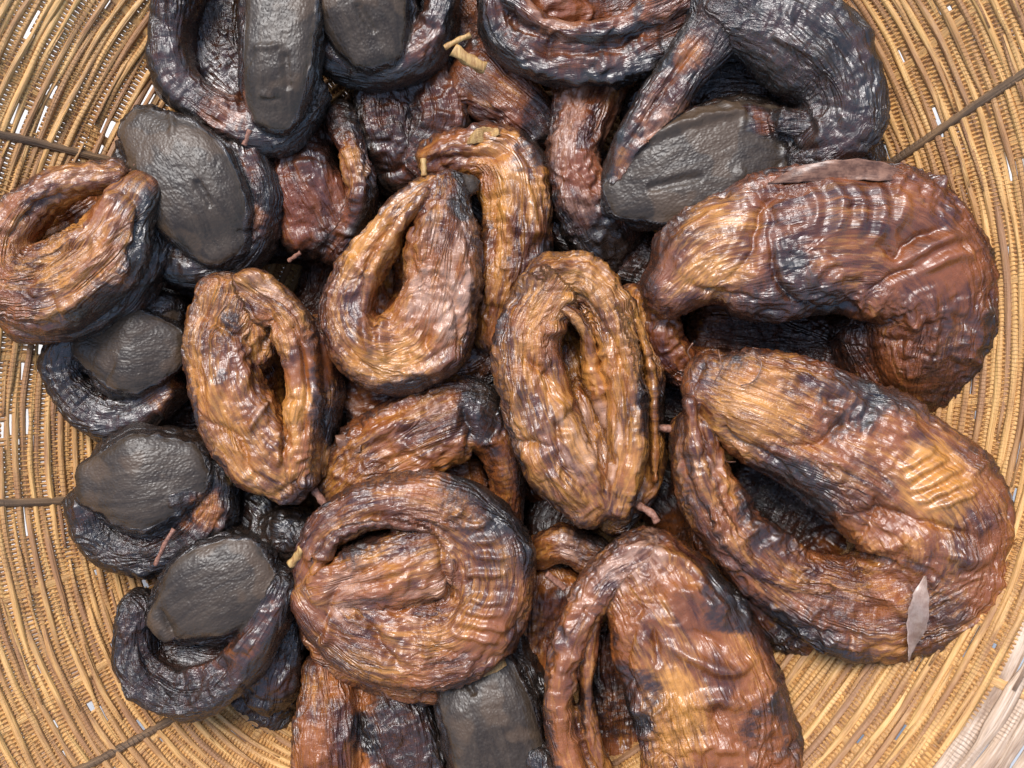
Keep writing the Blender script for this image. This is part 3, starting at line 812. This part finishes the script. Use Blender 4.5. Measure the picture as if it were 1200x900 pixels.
f13 = fish('pinkish-brown fish curled on the bare wall with a deep slot',
    [[(134,206,116,14,18),(92,212,118,18,26),(44,234,119,21,32),(10,280,118,28,36),(18,330,116,46,44),(72,334,115,52,46),(124,298,116,44,42),(156,250,115,30,38),(172,232,110,26,34)],
     [(186,240,100,18,34),(168,305,98,30,34),(105,360,98,34,32),(30,365,98,36,32)],
     [(60,270,84,44,24),(100,240,86,30,24)]],
    gold=0.36, pale=0.2, strokes=[([(5,290),(40,245),(95,222)],4,-1.4),([(60,345),(110,310),(140,250)],6,1.5),([(20,350),(60,300),(100,285)],6,-1.5),([(150,225),(165,260),(150,310)],6,-2.0),([(40,375),(90,350),(120,330)],6,1.2)], red=0.35, patches=[(195,250,45,'dark',0.7),(120,370,50,'dark',0.35),(90,300,50,'gold',0.25),(160,290,30,'gold',0.4),(60,215,60,'pleat',0.6),(190,320,50,'dark',0.5)])
rod('skewer', [(152,205,112),(164,190,114)], 4.5, M_TWIG, f13)

# ---- dark heads along the left wall
f14 = fish('large charcoal-grey domed fish head resting above the pinkish-brown curl',
    [[(178,164,97,43,26),(208,198,100,67,30),(240,246,99,65,30),(256,278,94,49,26)],
     [(290,175,92,24,34),(304,235,90,24,36),(285,288,88,28,36),(235,306,88,34,36),(182,280,88,32,36),(164,215,90,24,36),(180,155,92,30,30)],
     [(230,230,80,60,40)]],
    smooth=9, head=[[(178,164,104,34,26),(208,198,107,58,30),(240,246,106,56,30),(256,278,101,40,26)]],
    dark=0.85, wr=0.8, patches=[(295,270,34,'dark',-0.55),(300,200,24,'dark',-0.25)], slit=((232,215),(246,238),5))
f15 = fish('dark fish with a brown-black oval head, its curled body streaked with gold',
    [[(122,402,83,42,24),(154,410,86,60,28),(188,410,84,48,26)],
     [(84,388,84,24,32),(78,438,80,22,34),(108,482,78,26,34),(158,488,78,26,32),(204,456,80,18,30)],[(100,365,82,26,30),(190,372,82,34,32)],[(140,430,66,54,30)]],
    smooth=9, head=[[(122,402,90,34,24),(154,410,93,52,28),(188,410,91,40,26)]],
    dark=0.85, wr=0.8, patches=[(190,462,30,'dark',-0.38),(190,460,28,'gold',0.4),(205,440,20,'dark',-0.3)])
f16 = fish('dark round fish head with a rusty patch and a thin pink twig across it',
    [[(126,564,90,45,26),(168,562,93,67,30),(212,552,91,53,28)],
     [(104,590,86,22,34),(124,632,84,26,34),(180,648,84,26,34),(238,618,86,26,34),(254,560,86,20,34),(220,528,86,26,30)],[(170,590,72,60,36)]],
    smooth=9, head=[[(126,564,97,36,26),(168,562,100,58,30),(212,552,98,44,28)]],
    dark=0.85, wr=0.8, patches=[(240,600,30,'dark',-0.7),(240,600,30,'gold',0.3),(220,588,22,'head',-0.8),(120,625,26,'dark',0.2)])
rod('skewer', [(182,662,104),(194,636,107),(204,620,107)], 2.6, M_TWIG, f16)
f17 = fish('glossy black fish coil with a flat grey head plate and an open crescent hollow',
    [[(206,722,91,38,24),(240,697,93,62,28),(286,672,93,56,26)],
     [(164,712,88,20,34),(164,775,86,26,38),(212,812,86,28,38),(272,790,88,24,40),(312,730,92,22,42),(332,682,92,20,38)],
     [(318,790,66,40,40),(330,720,68,30,40)],[(250,660,82,60,30),(310,655,84,24,30)],[(190,765,72,40,30),(260,770,72,50,30)]],
    smooth=9, head=[[(206,722,98,30,24),(240,697,100,54,28),(286,672,100,48,26)]],
    dark=0.88, strokes=[([(185,712),(196,735),(205,757)],4,-2.0),([(170,760),(215,795),(262,775),(300,735)],4,1.5),([(160,740),(185,805),(240,820)],5,-1.3)], wr=0.8, patches=[(262,792,34,'dark',-0.22),(300,750,30,'dark',-0.22),(318,715,22,'dark',-0.2),(320,780,40,'dark',-0.2)])

# ---- top row
f1 = fish('blue-black fish with a long flat head plate bent down inside its coil',
    [[(334,-50,105,48,26),(332,20,107,48,28),(328,85,107,46,28),(324,128,102,38,22)],
     [(220,-30,100,26,36),(204,30,98,22,38),(210,95,96,24,36),(262,138,96,24,34),(325,155,96,28,30),(370,110,96,16,34)],
     [(245,-20,76,44,30),(250,60,78,44,30),(285,110,78,34,28)],[(330,80,84,40,40)],[(370,-20,90,24,36)]],
    head=[[(334,-50,112,42,26),(332,20,114,42,28),(328,85,114,40,28),(324,128,109,32,22)]],
    dark=0.82, wr=0.8, patches=[(260,130,34,'dark',-0.4),(260,130,34,'pale',0.3),(275,150,20,'gold',0.4),(215,100,30,'dark',-0.2)], slit=((334,65),(337,100),6))
rod('skewer', [(293,152,108),(286,170,106)], 3.5, M_TWIG, f1)
f2 = fish('fish with a broad pale-grey head plate framed by a curled body, among the top fish',
    [[(418,-50,99,66,26),(424,0,101,66,28),(438,48,97,54,24)],
     [(372,0,92,20,30),(388,62,92,22,32),(446,78,92,28,30),(500,55,94,24,34),(520,0,96,18,36),(515,-50,96,24,36)],[(440,0,78,60,36)]],
    smooth=9, head=[[(418,-50,106,56,26),(424,0,108,56,28),(438,48,104,44,24)]],
    dark=0.72, wr=0.8, patches=[(505,50,34,'dark',-0.3),(420,20,70,'head',0.3)], slit=((420,8),(436,34),5))
f3 = fish('red-brown fish with a dark outer flank and thin raised lip, among the top fish',
    [[(578,-30,106,20,32),(586,35,104,22,34),(630,66,104,28,34),(700,70,104,28,34),(768,48,105,26,34),(826,8,106,24,34),(850,-40,106,26,34)],
     [(600,0,114,14,22),(640,32,116,10,18),(700,38,116,10,18),(770,10,117,18,22),(830,-25,118,22,24)],
     [(640,0,96,40,34),(700,0,84,50,26),(740,-30,84,40,30)]],
    dark=0.38, strokes=[([(600,75),(690,90),(760,70),(830,25)],6,1.6),([(620,55),(690,60),(760,35)],5,-1.8),([(645,40),(643,75)],5,-1.5)], red=0.60, patches=[(800,0,60,'dark',-0.3),(650,15,50,'dark',-0.35),(720,75,50,'dark',0.25),(640,10,40,'pale',0.3),(595,50,40,'dark',0.2)])
f4 = fish('large black fish arched over its pebbled brown-grey flat head plate',
    [[(738,228,99,43,24),(790,206,103,65,28),(856,182,103,69,30),(915,172,101,53,26)],
     [(838,10,116,38,44),(910,32,118,58,54),(975,85,118,54,56),(985,150,116,44,52),(945,185,112,34,44)],
     [(856,12,116,40,40),(812,68,113,33,38),(762,135,108,26,36),(726,196,103,18,32),(713,245,98,12,26)],
     [(985,190,84,50,50),(900,210,80,70,36)],[(770,150,82,50,34),(830,105,84,60,34),(910,110,86,60,34)],[(930,150,116,30,30)]],
    head=[[(738,228,106,36,24),(790,206,110,58,28),(856,182,110,62,30),(915,172,108,46,26)]],
    dark=0.86, strokes=[([(900,40),(960,70),(1000,130)],7,1.5),([(930,20),(990,60),(1010,110)],7,-1.4),([(940,110),(965,150),(945,175)],6,1.6),([(825,40),(770,115),(725,190)],4,-1.8),([(735,190),(760,165),(820,140),(880,130)],4,1.5),([(900,150),(925,170),(960,175)],5,-1.8)], wr=0.7, patches=[(812,62,26,'dark',-0.5),(812,62,20,'gold',0.35),(760,120,55,'dark',-0.5),(760,130,50,'pale',0.4),(716,190,30,'dark',-0.5),(716,190,30,'gold',0.4),(890,140,22,'head',-0.8),(890,140,16,'dark',-0.6),(715,235,22,'head',-0.1)],
    slit=((764,220),(818,208),6))

# ---- second layer, partly hidden
f18 = fish('orange rough-skinned fish lying behind the pinkish-gold U fold',
    [[(508,186,84,20,26),(545,176,88,24,30),(590,190,90,36,36),(606,245,90,40,40),(602,320,88,40,38),(590,385,80,36,36)]],
    gold=0.45, wr=1.2, strokes=[([(580,200),(575,250),(580,320)],6,-2.0),([(610,215),(625,260),(610,300)],7,1.8),([(590,240),(605,270)],6,1.6),([(520,185),(560,185),(600,175)],6,-1.5)], patches=[(605,235,30,'calm',0.6),(600,230,40,'gold',0.35),(620,180,30,'dark',0.4),(640,300,24,'dark',0.4),(600,330,50,'dark',0.15)])
fin(f18, [(548,166,100,4),(565,158,102,8),(585,154,102,5)], M_WOOD)
f19 = fish('pinkish-brown narrow fish squeezed beside the pebbled flat head plate',
    [[(700,75,80,44,38),(684,130,88,38,38),(672,195,92,30,38),(694,255,88,36,36),(715,285,80,44,34)]],
    pale=0.3, dark=0.12, red=0.70, patches=[(720,110,30,'gold',0.2),(690,280,50,'dark',0.5),(680,250,30,'pale',0.3),(720,290,50,'dark',0.4)])
f20 = fish('dark red fish with an orange stripe, tucked beneath the blue-black head',
    [[(345,150,70,40,34),(355,210,78,46,38),(375,265,76,50,36)],[(400,140,80,18,28),(418,190,86,15,32),(424,240,82,16,32),(400,290,72,24,30)]],
    dark=0.30, red=0.90, patches=[(405,165,26,'gold',0.25),(416,195,26,'gold',0.35),(422,230,22,'gold',0.2),(412,190,40,'dark',-0.25),(380,150,60,'dark',0.3),(435,250,40,'dark',0.35)])
f21 = fish('black-brown wrinkled fish in the shadow below the pale-grey head plate',
    [[(450,70,66,50,36),(452,140,72,34,40),(470,200,66,36,36)],[(500,80,72,40,36),(520,140,74,36,38),(500,190,70,40,34)]],
    dark=0.55, red=0.80, patches=[(520,120,34,'dark',-0.3),(470,140,60,'dark',0.15)])
f22 = fish('reddish fish end showing under the thin-lipped red-brown fish',
    [[(560,90,78,44,36),(600,120,82,42,38),(635,150,78,26,34)],[(620,150,70,60,30)]],
    dark=0.05, red=0.80, patches=[(640,140,36,'dark',0.6),(590,110,30,'gold',0.2)])
f23 = fish('brown fish with a glossy folded edge, below the golden bun',
    [[(385,790,72,30,34),(384,850,78,36,40),(382,940,76,40,42)],[(450,800,66,34,34),(470,860,70,50,38),(480,950,68,60,40)]],
    gold=0.25, patches=[(480,860,70,'dark',0.75),(400,790,30,'pale',0.3),(415,860,26,'dark',0.4)])
f24 = fish('smooth slate-grey broad fish head wedged between the golden bun and the pod-shaped fold',
    [[(552,775,79,50,26),(572,830,85,62,28),(592,910,83,62,28)],
     [(560,760,70,60,40),(590,850,72,66,44),(600,950,70,66,44)]],
    head=[[(552,775,86,42,26),(572,830,92,54,28),(592,910,90,54,28)]], dark=0.8, patches=[(540,860,20,'head',-0.1)], slit=((545,795),(555,812),4))
f24b = fish('small black blunt snout poking up beside the slate-grey head',
    [[(632,885,96,16,20),(640,920,94,26,28),(660,960,84,34,34)]], dark=0.95)
f25 = fish('small orange fish end with a pale blotch between the bun and the pod-shaped fold',
    [[(632,645,74,16,26),(662,636,80,20,30),(694,650,80,22,30)],[(650,690,66,40,34),(640,760,60,50,36)]],
    gold=0.3, patches=[(670,640,24,'pale',0.6),(640,720,40,'dark',0.5),(690,640,26,'dark',0.4)])
rod('skewer', [(640,672,98),(662,690,96)], 4, M_TWIG, f25)
f26 = fish('shiny black rounded fish head in the hollow beside the golden bun',
    [[(295,600,62,40,36),(325,625,68,34,34),(350,620,78,26,32),(355,640,74,26,30)]], dark=0.95)
f27 = fish('dark brown fish under the amber oval coil and the golden bun',
    [[(320,680,52,50,36),(330,760,48,50,36),(300,820,48,50,32)]], dark=0.85)
f28 = fish('dark brown fish deep between the U fold and the long oval coil',
    [[(420,470,60,40,34),(500,440,66,44,36),(570,410,66,44,36),(640,330,54,44,32)]], dark=0.55, gold=0.2, patches=[(435,470,30,'dark',-0.4)])

f29 = fish('black-brown ridged fish end below the narrow pinkish-brown fish',
    [[(655,262,70,30,30),(705,288,74,36,32),(760,312,68,40,34)]], dark=0.75)
# ---- bottom of the heap: filler fish coloured dark for the shade in the gaps
def low(px, py, a, r, z, seed, where):
    pts = []
    for k in range(7):
        t = a + k * 0.85
        pts.append((px + r * math.cos(t), py + r * 0.8 * math.sin(t), z + 3 * math.sin(t * 2 + seed), 44 - 2 * k, 40 - k))
    return fish('filler fish with gap shade in its colour, buried ' + where, [pts], dark=0.7, vox=0.0018, share='filler fish with painted gap shade at the bottom of the heap', patches=[(px + r, py, 50, 'dark', -0.2)])
for i, (px, py, r, where) in enumerate((
        (330,330,70,'beneath the amber oval coil and the dark red fish'), (560,560,80,'under the orange fish and the golden bun'),
        (720,620,75,'in the gap between the long oval coil and the pod-shaped fold'), (440,220,60,'beneath the pinkish-gold U fold'),
        (800,420,70,'in the shadow under both huge fish'), (620,200,70,'beneath the orange rough-skinned fish'),
        (200,400,60,'under the gold-streaked dark fish'), (820,760,75,'under the pod-shaped fold'),
        (260,540,60,'between the rusty-patched head and the amber oval coil'), (540,20,30,'under the split straw stub, between two top fish'),
        (480,850,70,'under the brown fish with the glossy edge'), (880,160,70,'inside the arch of the large black fish'))):
    low(px, py, i * 1.3, r, 72 if py < 50 else 30 + (14 if px < 300 or px > 780 or py > 740 else 0), i, where)

# ---- loose bits
def loose(o, label, cat, group=None): tag(o, label, cat, group)
loose(rod('straw_piece', [(531,58,112),(552,72,110),(568,80,108)], 6.5, M_WOOD, square=True), 'thick split straw stub lying between the top fish', 'straw')
loose(rod('straw_piece', [(521,56,113),(535,48,113),(551,41,112)], 3.2, M_WOOD), 'thin pale straw sliver above the thick stub', 'straw')
loose(rod('twig', [(368,574,96),(376,585,97),(383,594,96)], 4.5, M_TWIG), 'short reddish twig between the amber coil and the golden bun', 'twig')
loose(rod('twig', [(338,306,88),(352,296,90)], 2.5, M_TWIG), 'tiny twig end in the dark gap above the amber oval coil', 'twig')
